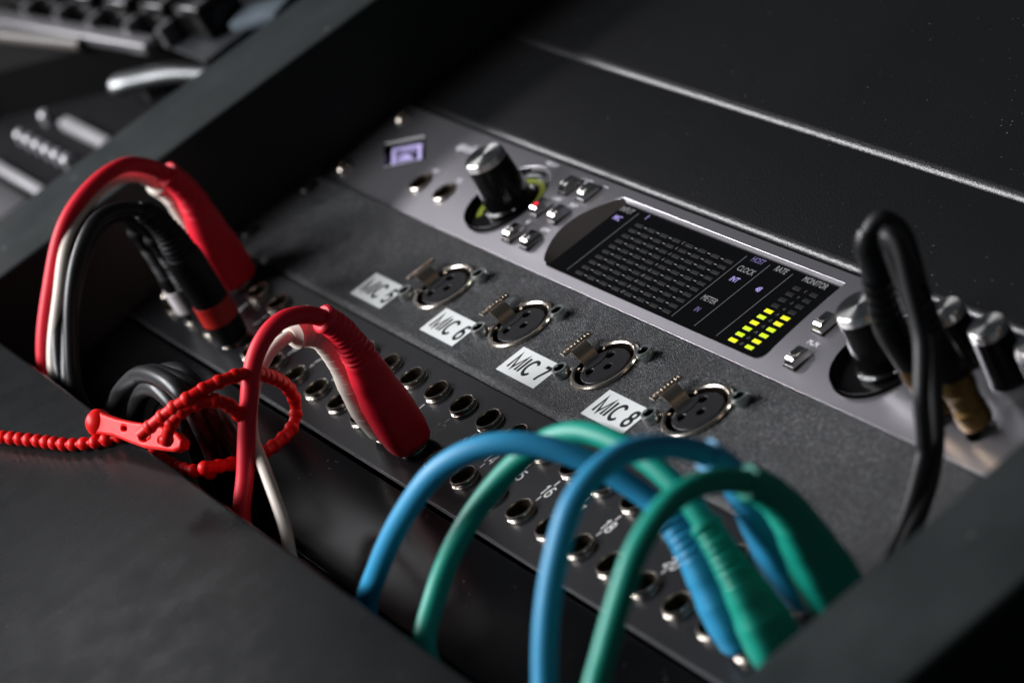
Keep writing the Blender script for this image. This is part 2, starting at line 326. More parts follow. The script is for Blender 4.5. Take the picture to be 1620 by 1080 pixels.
PATH = {
    'red_a': [[232.7,-76.3,2.0],[233.6,-76.3,22.9],[234.8,-76.0,40.7],[236.3,-77.7,51.1],[237.8,-82.9,59.8],[239.6,-92.7,65.0],[241.4,-103.8,62.0],[243.3,-115.5,49.8],[245.3,-126.9,34.9],[247.4,-136.5,22.9],[248.4,-136.5,4.0],[249.4,-139.0,-40.0]] ,
    'white_a': [[214.9,-76.3,2],[217.5,-78.0,19.0],[221.0,-78.5,35.9],[224.0,-80.6,46.0],[227.0,-85.1,51.9],[229.0,-90.3,54.3],[230.0,-97.3,54.4],[232.0,-107.2,49.5],[238.0,-116.7,41.5],[251.0,-122.4,34.5],[267.0,-129.4,25.0],[281.0,-136.4,19.4],[283,-137,4],[284,-139,-40]] ,
    'red_b': [[54.2,-55.8,2.0],[56.0,-56.0,21.9],[58.6,-55.3,40.6],[61.6,-58.2,52.5],[65.0,-64.2,62.1],[68.7,-71.5,68.4],[72.6,-83.9,70.8],[76.6,-100.1,67.4],[80.9,-115.8,55.7],[85.3,-136.5,30.6],[86.3,-136.5,4.0],[87.3,-139.0,-40.0]] ,
    'white_b': [[36.3,-55.8,2.0],[39.8,-56.7,22.1],[44.9,-57.9,40.7],[50.9,-62.5,50.3],[57.6,-67.4,58.3],[64.7,-76.3,64.6],[72.3,-89.3,66.5],[80.3,-103.8,62.9],[88.6,-117.1,53.3],[97.3,-136.5,32.1],[98.3,-136.5,4.0],[99.3,-139.0,-40.0]] ,
    'black_b': [[89.9,-76.3,2.0],[91.3,-75.9,19.6],[93.3,-76.0,38.4],[95.7,-77.0,53.6],[98.4,-81.0,63.2],[101.3,-89.1,70.0],[104.3,-97.2,71.8],[107.5,-106.7,68.2],[110.9,-116.0,61.4],[114.3,-126.5,48.9],[117.9,-136.5,31.8],[118.9,-136.5,4.0],[119.9,-139.0,-40.0]] ,
    'black_c': [[54.2,-76.3,2.0],[56.7,-76.7,19.0],[60.3,-77.5,33.6],[64.6,-78.8,45.6],[69.3,-81.7,55.1],[74.4,-88.1,61.5],[79.8,-98.9,61.9],[85.5,-111.4,56.3],[91.4,-122.5,47.3],[97.6,-130.9,38.9],[104.0,-136.5,30.4],[105.0,-136.5,4.0],[106.0,-139.0,-40.0]] ,
    'black_d': [[72.0,-76.3,2.0],[74.0,-76.6,18.7],[76.9,-77.1,34.0],[80.3,-78.4,46.6],[84.1,-81.7,56.9],[88.1,-88.9,63.3],[92.4,-98.5,63.5],[96.9,-109.7,58.2],[101.7,-121.0,49.0],[106.6,-129.6,40.7],[111.6,-136.5,31.7],[112.6,-136.5,4.0],[113.6,-139.0,-40.0]] ,
    'blue_1': [[429.2,-76.3,2.0],[424.3,-74.4,15.7],[417.2,-72.7,28.9],[408.9,-72.3,38.4],[399.7,-76.4,50.3],[389.8,-83.4,60.5],[379.3,-93.0,65.7],[368.2,-104.6,63.8],[356.7,-117.3,53.3],[344.7,-128.2,38.8],[332.3,-136.5,21.3],[333.3,-136.5,4.0],[334.3,-139.0,-40.0]] ,
    'green_1': [[447.0,-76.3,2],[441.0,-73.4,17.5],[433.0,-71.2,33.9],[424.0,-69.3,44.8],[407.0,-70.0,54.8],[390.0,-74.1,58.2],[374.0,-81.5,54.1],[366.0,-95.6,47.9],[363.0,-111.7,39.9],[366.0,-125.2,32.4],[371.0,-135.6,25.2],[373,-136.8,4],[374,-139,-40]] ,
    'blue_2': [[429.2,-55.8,2.0],[430.2,-56.5,20.5],[431.7,-57.8,39.2],[433.5,-61.1,54.1],[435.5,-71.5,67.3],[437.6,-84.8,74.8],[439.9,-98.8,74.0],[442.3,-110.7,66.4],[444.8,-121.5,56.0],[447.3,-130.6,44.2],[450.0,-136.5,35.8],[451.0,-136.5,4.0],[452.0,-139.0,-40.0]] ,
    'green_2': [[447.0,-55.8,2.0],[448.3,-55.8,22.7],[450.3,-57.2,41.5],[452.5,-62.3,53.7],[455.0,-72.7,63.7],[457.7,-84.3,67.7],[460.6,-97.4,65.5],[463.6,-108.9,59.3],[466.7,-120.1,52.0],[470.0,-128.4,46.4],[470.0,-132.0,24.4],[471.0,-136.5,4.0],[472.0,-139.0,-40.0]] ,
    'coil1': [[79.7,-127.0,-10.0],[94.4,-127.0,6.6],[145.7,-127.0,36.0],[206.4,-127.0,61.4],[232.1,-127.0,61.5],[223.3,-127.0,39.8],[192.8,-128.0,2.1],[183.6,-130.0,-14.7]] ,
    'coil2': [[121.8,-128.0,5.4],[143.4,-128.0,25.2],[207.2,-128.0,56.7],[218.2,-128.0,51.5],[202.4,-128.0,28.1],[184.7,-129.0,4.0],[181.6,-131.0,-6.4]] ,
    'coil3': [[130.9,-120.0,24.3],[175.2,-120.0,46.0],[216.6,-120.0,57.1],[228.5,-121.0,41.8],[224.2,-122.0,19.4],[219.0,-124.0,2.1],[217.5,-127.0,-11.9]] ,
    'coil4': [[140.2,-123.0,16.0],[181.0,-123.0,37.7],[201.8,-123.0,39.4],[200.4,-123.0,20.8],[196.8,-124.0,0.3],[203.0,-127.0,-9.6]] ,
    'coil5': [[122.1,-130.0,21.1],[167.0,-129.0,45.8],[205.3,-125.0,60.0],[231.8,-123.0,58.2],[224.8,-123.0,39.6],[215.1,-125.0,17.2],[207.2,-128.0,-1.7]] ,
    'tie_up': [[231.3,-144.1,59.3],[237.8,-135.5,62.8],[242.4,-128.8,64.5],[243.6,-121.3,64.1],[243.0,-110.5,60.2],[229.7,-101.8,48.2],[219.0,-96.4,36.2],[215.2,-96.5,27.8],[217.2,-101.0,23.8],[221.6,-108.8,24.5],[228.2,-118.1,28.7],[233.7,-127.7,35.2],[235.8,-135.0,40.5]] ,
    'tie_second': [[237.1,-140.3,54.8],[239.2,-135.5,60.1],[242.4,-129.1,62.1],[245.0,-121.6,59.2],[243.3,-118.2,51.0],[235.7,-118.0,36.8]] ,
    'tie_bottom': [[212.2,-138.0,47.4],[202.2,-138.0,37.5],[204.6,-137.0,32.3],[218.4,-135.0,33.1],[221.4,-131.0,30.1]] ,
    'tie_tail': [[120.7,-169.6,43.3],[132.9,-166.8,43.3],[153.8,-160.2,43.3],[173.7,-153.6,43.3],[186.8,-144.5,43.3],[192.2,-138.3,43.3]] ,
    'head': [[178.7,-144.7,47.0],[232.0,-133.8,47.0]] ,
    'hp_1': [[402,12,0],[402,12,16],[401,11,32],[404.0,13.0,48.6],[405.0,14.3,58.4],[407.0,19.7,62.2],[409.0,22.8,57.2],[412.0,19.8,45.6],[417.0,13.9,34.5],[424.0,5.7,25.9],[428.8,-4.6,12.0],[434.6,-14.6,7.0],[441.9,-28.7,4.0],[450.0,-44.3,3.0]] ,
    'hp_2': [[418,13,0],[418,13,16],[416,13,30],[418.0,13.8,43.3],[419.0,13.9,58.2],[421.0,13.2,65.0],[424.0,13.2,63.2],[427.0,9.0,51.7],[431.0,3.6,40.3],[437.0,-6.2,31.0],[430.3,-9.1,14.0],[433.9,-17.4,9.0],[439.3,-29.9,4.0],[447.5,-45.6,3.0]] ,
}

# ------------------------------------------------------------------ the setting
XL, XR = 13.0, 492.0          # inner walls of the rack bay
RT = 41.0                     # top of the wooden desk above the panels
bm = new(); add_box(bm, (200, 0, -205), (3200, 2600, 10)); bevel_all(bm, 1)
fl = obj('tabletop', bm, M_DARK); fl['kind'] = 'structure'

# the desk: rails left and right, front board, bay bottom
desk = thing('studio_desk', 'dark green-grey painted wooden desk frame around the sunken rack bay', 'desk', (0, -140, -200))
def dpart(name, bm, m_, lab=None):
    o = obj(name, bm, m_, desk, (0, 140, 200))
    if lab: o['label'] = lab
    return o
bm = new(); add_box(bm, ((-35 + XL) / 2, 130, (RT - 200) / 2), (XL + 35, 540, RT + 200)); bevel_all(bm, 1.3, 3)
dpart('side_rail', bm, M_WOOD, 'scuffed dark wooden rail at the far left end of the panels')
bm = new(); add_box(bm, ((533 + XR) / 2, 130, (RT - 200) / 2), (533 - XR, 540, RT + 200)); bevel_all(bm, 2.0, 3)
dpart('side_rail', bm, M_WOOD, 'dark wooden rail at the near right end of the panels')
bm = new(); add_box(bm, (230, -140 - 170, RT - 11), (900, 340, 22)); bevel_all(bm, 1.2, 3)
dpart('front_board', bm, M_WOODF, 'glossy dark front board in front of the cable gap')
bm = new(); add_box(bm, (230, -172, -95), (478, 20, 205)); dpart('apron', bm, M_DARK)
bm = new(); add_box(bm, ((XL + XR) / 2, 130, -120), (XR - XL, 540, 4)); dpart('bay_bottom', bm, M_DARK)
for x, dx in ((XL + 1.1, 0), (XR - 1.1, 0)):
    bm = new(); add_box(bm, (x, 60, -30), (2.0, 400, 40)); dpart('rack_rail', bm, M_PLAS)

# ------------------------------------------------------------------ blank panels
X0, X1 = 14.5, 490.5
def lip_sheet(bm, y0, y1, R=2.6, depth=9, top=0.0, both=False):
    """flat top from y1 down to y0 with a rolled lower edge"""
    prof = [(y1, top - depth), (y1, top)] if not both else [(y1, top - depth)] + [(y1 - R + R * math.cos(a), top - R + R * math.sin(a)) for a in [PI / 2 * k / 8 for k in range(9)]]
    prof += [(y0 + R - R * math.sin(a), top - R + R * math.cos(a)) for a in [PI / 2 * k / 10 for k in range(11)]]
    prof += [(y0, top - depth)]
    nx = 60
    rows = [[bm.verts.new(V((X0 + (X1 - X0) * i / nx, y, z))) for i in range(nx + 1)] for (y, z) in prof]
    for A, B in zip(rows[:-1], rows[1:]):
        for i in range(nx): bm.faces.new((A[i], A[i + 1], B[i + 1], B[i]))
t1 = thing('blank_panel', 'upper textured black blank rack panel with a rounded bright front edge', 'rack panel', (240, 180, -9), 'blank rack panels')
bm = new(); lip_sheet(bm, 90.2, 310, R=4.0)
obj('faceplate', bm, M_BLK, t1, (-240, -180, 9), ang=50)
t2 = thing('blank_panel', 'lower textured black blank rack panel directly above the grey audio interface', 'rack panel', (240, 68, -9), 'blank rack panels')
bm = new(); lip_sheet(bm, 45.7, 89.2, R=3.2)
obj('faceplate', bm, M_BLK, t2, (-240, -68, 9), ang=50)
t3 = thing('blank_panel', 'glossy dusty black blank panel in front of the patchbay, under the coiled cables', 'rack panel', (240, -108, -9))
bm = new()
add_box(bm, ((X0 + X1) / 2, -107.5, -4), (X1 - X0, 35, 5)); bevel_all(bm, 0.4)
obj('faceplate', bm, M_GLOSS, t3, (-240, 108, 9))

def rack_screw(parent, x, y, z=0.0, off=(0, 0, 0), m_=None):
    bm = new(); lathe(bm, [(3.6, 0), (3.6, 1.0), (3.0, 1.7), (1.7, 1.9), (1.5, 0.9), (0, 0.9)], n=20)
    return obj('rack_screw', bm, m_ or M_NICK, parent, (x + off[0], y + off[1], z + off[2]))

# ------------------------------------------------------------------ audio interface
AO = (252, 22, -12)
ai = thing('audio_interface', 'grey metal rack audio interface with meter display, chrome knobs and small buttons', 'audio interface', AO)
def zf(y):
    """front gently curved, lower edge set back, shaped to brighten its sheen downward"""
    return -2.8 * max(0.0, 1 - y / 44.0) ** 2
def aloc(x, y, z): return (x - AO[0], y - AO[1], z - AO[2])
def apart(name, data, m_, x=0, y=0, z=0, ang=35): return obj(name, data, m_, ai, aloc(x, y, z), ang)
DX0, DX1, DY0, DY1 = 186.5, 318.5, 5.3, 40.3
# outline of the display recess: bulging left side, rounded lower right corner
disp = [(DX1, DY1), (DX0 + 0.5, DY1)]
for k in range(1, 16):
    a = k / 16; y = DY1 + (DY0 - DY1) * a
    disp.append((DX0 - 10.6 * math.sin(PI * a ** 1.02) ** 0.9, y))
disp += [(DX0 + 0.5, DY0)] + [(DX1 - 4 + 4 * math.sin(t), DY0 + 4 - 4 * math.cos(t)) for t in [PI / 2 * k / 6 for k in range(7)]]
disp = list(reversed(disp))
logo = [(31.8, 23.8), (48.2, 14.3), (64.2, 24.2), (48.4, 34.0)]
KN = (132.0, 23.0); KM = (361.5, 22.5)
holes = [circle(*KN, 17, 64), circle(*KM, 17, 64), disp, logo, circle(77.3, 15, 4.2), circle(96.2, 15.1, 4.2), circle(402, 12, 4.4), circle(418, 13, 4.4)]
me = poly_curve([rrect(X0 + 1.5, 1.3, X1 - 1.5, 44.3, 0.8)] + holes, 2.4, 0.14, 2)
bm = new(); bm.from_mesh(me)
for k in range(1, 23):
    bmesh.ops.bisect_plane(bm, geom=list(bm.verts) + list(bm.edges) + list(bm.faces), dist=1e-7, plane_co=(0, k * 2 * S, 0), plane_no=(0, 1, 0))
for v in bm.verts: v.co.z += zf(v.co.y / S) * S
o = obj('faceplate', bm, M_ALU, ai, aloc(0, 0, -1.35), ang=28)
bm = new(); add_box(bm, (252, 22, -8), (470, 42, 8)); apart('chassis', bm, M_DARK)
bm = new(); add_box(bm, (252, 0.95, -4.6), (472, 0.5, 1.0)); apart('edge_trim', bm, M_ALUEDGE)

def knob_well(c, name='knob_well'):
    bm = new(); lathe(bm, [(17.0, -0.3), (16.0, -2.6), (15.4, -3.2), (0, -3.2)], n=64)
    return apart(name, bm, M_KNOB, c[0], c[1], 0)
knob_well(KN); knob_well(KM)
bm = new(); lathe(bm, [(17.05, -0.1), (16.4, -1.6)], n=40, a0=math.radians(15), a1=math.radians(115)); apart('lit_well_arc', bm, M_ALU, KN[0], KN[1], 0)  # bright metal set only where the well wall catches light
def arc_band(r0, r1, a0, a1, z):
    bm = new(); lathe(bm, [(r0, z), (r0, z + 0.3), (r1, z + 0.3), (r1, z)], n=30, a0=math.radians(a0), a1=math.radians(a1), close=True); return bm
apart('level_ring', arc_band(11.3, 13.4, 15, 235, -3.15), M_RING, KN[0], KN[1], 0)
def big_knob(c):
    bm = new()
    lathe(bm, [(0, -3.0), (9.6, -3.0), (9.6, -1.8), (8.7, -1.0), (8.5, 2), (7.7, 12.5), (7.35, 15.1), (0, 15.1)], n=48)
    k = apart('knob', bm, M_KNOB, c[0], c[1], 0)
    bm = new(); lathe(bm, [(7.3, 15.1), (7.35, 15.6), (7.05, 17.6), (6.6, 18.0), (0, 18.05)], n=64)
    obj('knob_cap', bm, M_BRUSHR, k)
    bm = new()
    for a in (205, 262, 300, 340):
        add_box(bm, (9.2 * math.cos(math.radians(a)), 9.2 * math.sin(math.radians(a)), -1.6), (0.5, 0.9, 0.5), math.radians(a))
    obj('index_mark', bm, M_PRINT, k)['kind'] = 'stuff'
# spun metal: radial brushing, so the highlight runs across as a bow-tie
M_BRUSHR = bpy.data.materials.new('spun_cap_metal'); M_BRUSHR.use_nodes = True
_n = M_BRUSHR.node_tree.nodes; _l = M_BRUSHR.node_tree.links; _b = _n['Principled BSDF']
_b.inputs['Base Color'].default_value = (0.78, 0.77, 0.74, 1); _b.inputs['Metallic'].default_value = 1; _b.inputs['Roughness'].default_value = 0.30
_b.inputs['Anisotropic'].default_value = 0.9; _b.inputs['Anisotropic Rotation'].default_value = 0.25
_t = _n.new('ShaderNodeTangent'); _t.direction_type = 'RADIAL'; _t.axis = 'Z'; _l.new(_t.outputs[0], _b.inputs['Tangent'])
big_knob(KN); big_knob(KM)
def small_knob(x, y):
    bm = new(); lathe(bm, [(0, -1), (6.6, -1), (6.6, 0.6), (6.2, 1.2), (5.6, 15), (0, 15)], n=40)
    k = apart('volume_knob', bm, M_KNOB, x, y, 0)
    bm = new(); lathe(bm, [(5.6, 15), (5.6, 15.4), (5.3, 17.2), (4.9, 17.6), (0, 17.6)], n=48); obj('knob_cap', bm, M_BRUSHR, k)
for p in ((390, 32), (409.5, 32), (430, 32)): small_knob(*p)

# logo pocket and lit emblem
bm = new()
def ringwall(bm, outer, inner, z0, z1):
    A = [bm.verts.new(V((x, y, z0))) for x, y in outer]; B = [bm.verts.new(V((x, y, z1))) for x, y in inner]
    n = len(A)
    for i in range(n): bm.faces.new((A[i], A[(i + 1) % n], B[(i + 1) % n], B[i]))
    return B
lin = [(32.9, 23.8), (48.2, 15.0), (63.0, 24.2), (48.4, 33.3)]
B = ringwall(bm, logo, lin, -0.1, -2.6); bm.faces.new(B)
apart('emblem_pocket', bm, M_KNOB, 0, 0, 0, ang=10)
bm = new()
vs = [bm.verts.new(V(p)) for p in ((31.8, 23.8, 0.02), (48.4, 34.0, 0.02), (64.2, 24.2, 0.02), (63.4, 24.2, -0.7), (48.4, 33.5, -0.7), (32.6, 23.8, -0.7))]
bm.faces.new((vs[0], vs[1], vs[4], vs[5])); bm.faces.new((vs[1], vs[2], vs[3], vs[4]))
apart('lit_pocket_wall', bm, M_SILV, 0, 0, 0, ang=10)  # upper pocket walls made paler for the light they catch
def dia(k, cx=47.6, cy=24.3, a=13.2, b=7.9): return [(cx - a * k, cy), (cx, cy - b * k), (cx + a * k, cy), (cx, cy + b * k)]
me = poly_curve([dia(0.93), dia(0.70)], 0.2); e = obj('emblem', me, M_LAV, ai, aloc(0, 0, -2.3))
def bar(bm, p, q, w_, z=0.0):
    d = Vector(q) - Vector(p); add_box(bm, ((p[0] + q[0]) / 2, (p[1] + q[1]) / 2, z), (d.length, w_, 0.2), math.atan2(d.y, d.x))
bm = new()
bar(bm, (43.2, 21.3), (43.2, 27.6), 0.7); bar(bm, (45.9, 20.0), (45.9, 29.4), 0.7); bar(bm, (48.6, 25.6), (48.6, 29.4), 0.7)
vs = [bm.verts.new(V(p)) for p in ((47.2, 19.9, 0.1), (54.6, 24.2, 0.1), (47.2, 24.9, 0.1))]; bm.faces.new(vs)
obj('emblem_stroke', bm, M_LAV, e, ang=0)
text('lettering', 'apollo', 81.5, 35.6, 0.04, 4.2, M_PRINT, ai, 1.0, 0.1).location = V(aloc(81.5, 35.6, 0.03))

# instrument jacks and rack screws on the left
def small_jack(x, y):
    bm = new(); lathe(bm, [(4.9, 0), (4.9, 0.5), (4.6, 0.8), (4.1, 0.8), (3.9, 0.4)], n=32)
    j = apart('instrument_jack', bm, M_NICK, x, y, zf(y))
    bm = new(); lathe(bm, [(3.9, 0.42), (3.7, -2), (3.4, -7), (0, -7)], n=28); obj('barrel', bm, mat('shaded_brass', (0.05, 0.036, 0.02), 0.45, metal=0.6), j)  # dark tone stands for the shade inside the jack hole
small_jack(77.3, 15); small_jack(96.2, 15.1)
for x, y in ((23.5, 8), (23.5, 37.5), (481, 8), (481, 37.5)): rack_screw(ai, x, y, zf(y), (-AO[0], -AO[1], -AO[2]))
def alabel(s, x, y, size=1.9, m_=None, wide=0.82, z=0.03, name='lettering', **k):
    o = text(name, s, x, y, z, size * 1.15, m_ or M_PRINT, ai, wide, bold=0.03, **k); o.location = V(aloc(x, y, z + zf(y))); return o
alabel('IN1', 78.4, 21.9, 1.9); alabel('IN2', 97, 21.9, 1.9); alabel('PREAMP', 134, 42.2, 1.6)
alabel('INPUT', 160, 40.8, 1.9); alabel('+48V', 157, 29.6, 1.9); alabel('PAD', 168.6, 29.6, 1.9)
alabel('\u00d8', 155.8, 17.5, 1.9); alabel('LINK', 168.9, 17.3, 1.9); alabel('FCN', 331.8, 17.4, 2.0)
bm = new(); bar(bm, (169.8, 40.2), (171.3, 41.6), 0.3); bar(bm, (171.2, 41.6), (174.6, 41.6), 0.3)
apart('filter_symbol', bm, M_PRINT, 0, 0, -0.05, ang=0)
# bevelled chrome buttons in black slots
def button_bm(w_=5.0, h_=7.4):
    bm = new()
    prof = [(-h_ / 2, 0), (-h_ / 2 + 0.15, 1.2), (-h_ / 2 + 1.3, 2.5), (-h_ / 2 + 2.0, 2.8), (h_ / 2 - 1.4, 2.8), (h_ / 2 - 0.6, 2.5), (h_ / 2 - 0.1, 1.2), (h_ / 2, 0)]
    A = [bm.verts.new(V((-w_ / 2 + min(0.55, z * 0.22), y, z))) for y, z in prof]; B = [bm.verts.new(V((w_ / 2 - min(0.55, z * 0.22), y, z))) for y, z in prof]
    n = len(prof)
    for i in range(n - 1): bm.faces.new((A[i], A[i + 1], B[i + 1], B[i]))
    bm.faces.new(A); bm.faces.new(B)
    bmesh.ops.bevel(bm, geom=list(bm.edges), offset=0.22 * S, segments=2, affect='EDGES')
    return bm
btn_me = mesh(button_bm(), 'button', 40)
slot = new(); add_box(slot, (0, 0.2, 0.05), (6.2, 8.8, 0.25)); bevel_all(slot, 0.1); slot_me = mesh(slot, 'button_slot')
slot_me.materials.append(M_KNOB)
dot = new(); lathe(dot, [(1.2, 2.8), (1.15, 2.87), (0, 2.87)], n=16); dot_me = mesh(dot, 'lens')
dot_me.materials.append(M_INK); dotr = dot_me.copy(); dotr.materials.clear(); dotr.materials.append(M_REDLED)
for i, (x, y) in enumerate(((156.8, 36.2), (169.2, 36.4), (155.2, 23.9), (167.8, 24.0), (155.8, 10.9), (168.2, 11.0), (329.6, 24.4), (332.8, 10.4))):
    b_ = obj('button', btn_me, M_CHROME, ai, aloc(x, y, 0.1 + zf(y)))
    obj('button_slot', slot_me, None, b_, (0, 0, -0.1))
    obj('lens', dotr if i == 2 else dot_me, None, b_, (0, -0.9 if i < 6 else 0, 0))
    if i == 2: b_['label'] = 'chrome button with a lit red dot'

# display
SZ = -1.5
bm = new()
scr = [(DX1 - 0.3, DY1 - 0.5), (DX0 + 1.5, DY1 - 0.5), (DX0 + 1.5, DY0 + 0.2), (DX1 - 0.3, DY0 + 0.2)]
B = [bm.verts.new(V((x, y, SZ))) for x, y in disp]; bm.faces.new(B)
D = obj('display', bm, M_SCREEN, ai, aloc(0, 0, 0))
bm = new()   # inner wall of the recess: bright along the top, bronze crescent at the left
top_in = [(DX0 + 0.6, DY1), (DX1, DY1)]
vs = [bm.verts.new(V(p)) for p in ((DX0 + 0.5, DY1, -0.1), (DX1, DY1, -0.1), (DX1, DY1 - 0.5, SZ + 0.02), (DX0 + 1.0, DY1 - 0.5, SZ + 0.02))]
bm.faces.new(vs); obj('bright_edge', bm, M_ALUEDGE, D)
bm = new()
left = [p for p in disp if p[0] < DX0 + 0.6]; left.sort(key=lambda p: p[1])
A = [bm.verts.new(V((x, y, -0.25))) for x, y in left]
Bv = [bm.verts.new(V((max(x + 0.4, DX0 + 2.4 + 0.0 * y), min(max(y, DY0 + 0.2), DY1 - 0.4), SZ + 0.03))) for x, y in left]
for i in range(len(left) - 1): bm.faces.new((A[i], A[i + 1], Bv[i + 1], Bv[i]))
obj('side_bezel', bm, M_BRONZE, D)
for x in (200.0, 266.8, 280.1, 293.0):
    bm = new(); add_box(bm, (x, 22.0, SZ + 0.05), (0.32, 31.0, 0.06)); obj('divider_rule', bm, M_LINE, D, ang=0)
def seg_mesh(m_, wx=4.4, wy=1.12):
    bm = new(); add_box(bm, (0, 0, 0), (wx, wy, 0.14)); me_ = mesh(bm, 'segment', 0); me_.materials.append(m_); return me_
S_OFF, S_DIM, S_Y, S_G = seg_mesh(M_SEG), seg_mesh(M_SEGD, 3.7, 1.3), seg_mesh(M_LITY, 3.8, 1.35), seg_mesh(M_LITG, 3.8, 1.35)
nums = ['C', '0', '-3', '-6', '-9', '-12', '-15', '-18', '-21', '-27']
gx = [207.0 + 7.93 * i for i in range(8)]; gy = [33.1 - 2.86 * j for j in range(10)]
for j, y in enumerate(gy):
    for i, x in enumerate(gx): obj('segment', S_OFF, None, D, (x, y, SZ + 0.07))
    text('scale_number', nums[j], (gx[3] + gx[4]) / 2, y, SZ + 0.05, 1.15, M_PRINTD, D, 0.9)
bm = new()
for y in gy:
    for i in range(7):
        if i != 3: add_box(bm, ((gx[i] + gx[i + 1]) / 2, y, SZ + 0.05), (1.7, 0.28, 0.05))
obj('scale_dash', bm, M_PRINTD, D, ang=0)['kind'] = 'stuff'
mnum = ['C', '0', '-3', '-6', '-9', '-12', '-15', '-18', '-21', '-27']
for j in range(10):
    y = 33.2 - 2.86 * j
    for i, x in enumerate((301.1, 310.3)):
        lit = j >= 4
        o = obj('segment', (S_Y if random.random() < 0.25 or j == 9 and i == 0 else S_G) if lit else S_DIM, None, D, (x, y, SZ + 0.07))
    text('scale_number', mnum[j], 305.7, y, SZ + 0.05, 1.05, M_LINE, D, 0.9)
def dtext(s, x, y, size, m_, **k): return text('legend', s, x, y, SZ + 0.06, size * 1.14, m_, D, 0.84, bold=0.03, **k)
dtext('INPUT', 193.2, 36.9, 2.0, M_PRINTD); dtext('MIC', 193.2, 32.6, 1.9, M_VIO); dtext('1', 205.9, 37.2, 1.9, M_VIO)
dtext('HOST', 273.6, 37.3, 1.9, M_VIOD); dtext('CLOCK', 273.6, 32.3, 2.0, M_PRINTD); dtext('INT', 273.4, 27.6, 1.9, M_VIO)
dtext('METER', 273.4, 17.3, 2.0, M_PRINTD); dtext('IN', 273.4, 12.4, 1.8, M_VIOD)
dtext('RATE', 286.9, 37.2, 2.0, M_PRINTD); dtext('48', 287.2, 27.6, 1.9, M_VIO)
dtext('MONITOR', 305.4, 37.4, 2.0, M_PRINTD)

# ------------------------------------------------------------------ microphone panel
MO = (252, -22, -9)
mp = thing('connector_panel', 'coarse textured black rack panel with four microphone sockets labelled MIC 5 to MIC 8', 'connector panel', MO)
def mloc(x, y, z): return (x - MO[0], y - MO[1], z - MO[2])
PX = [158.55 + 54.59 * i for i in range(4)]; PY = -20.45
plate_me = poly_curve([[(X0, -41.6), (X1, -41.6), (X1, -0.7), (X0, -0.7)]] + [circle(x, PY, 11.4, 48) for x in PX], 1.6)
bm = new(); bm.from_mesh(plate_me)
for v in bm.verts: v.co.z -= 0.8 * S
R_ = 2.9
prof = [(-41.6 - R_ * math.sin(a), -R_ + R_ * math.cos(a)) for a in [PI / 2 * k / 10 for k in range(11)]] + [(-41.6 - R_, -9)]
rows = [[bm.verts.new(V((X0 + (X1 - X0) * i / 60, y, z))) for i in range(61)] for (y, z) in prof]
for A, B in zip(rows[:-1], rows[1:]):
    for i in range(60): bm.faces.new((A[i], A[i + 1], B[i + 1], B[i]))
obj('faceplate', bm, M_POW, mp, mloc(0, 0, 0), ang=50)

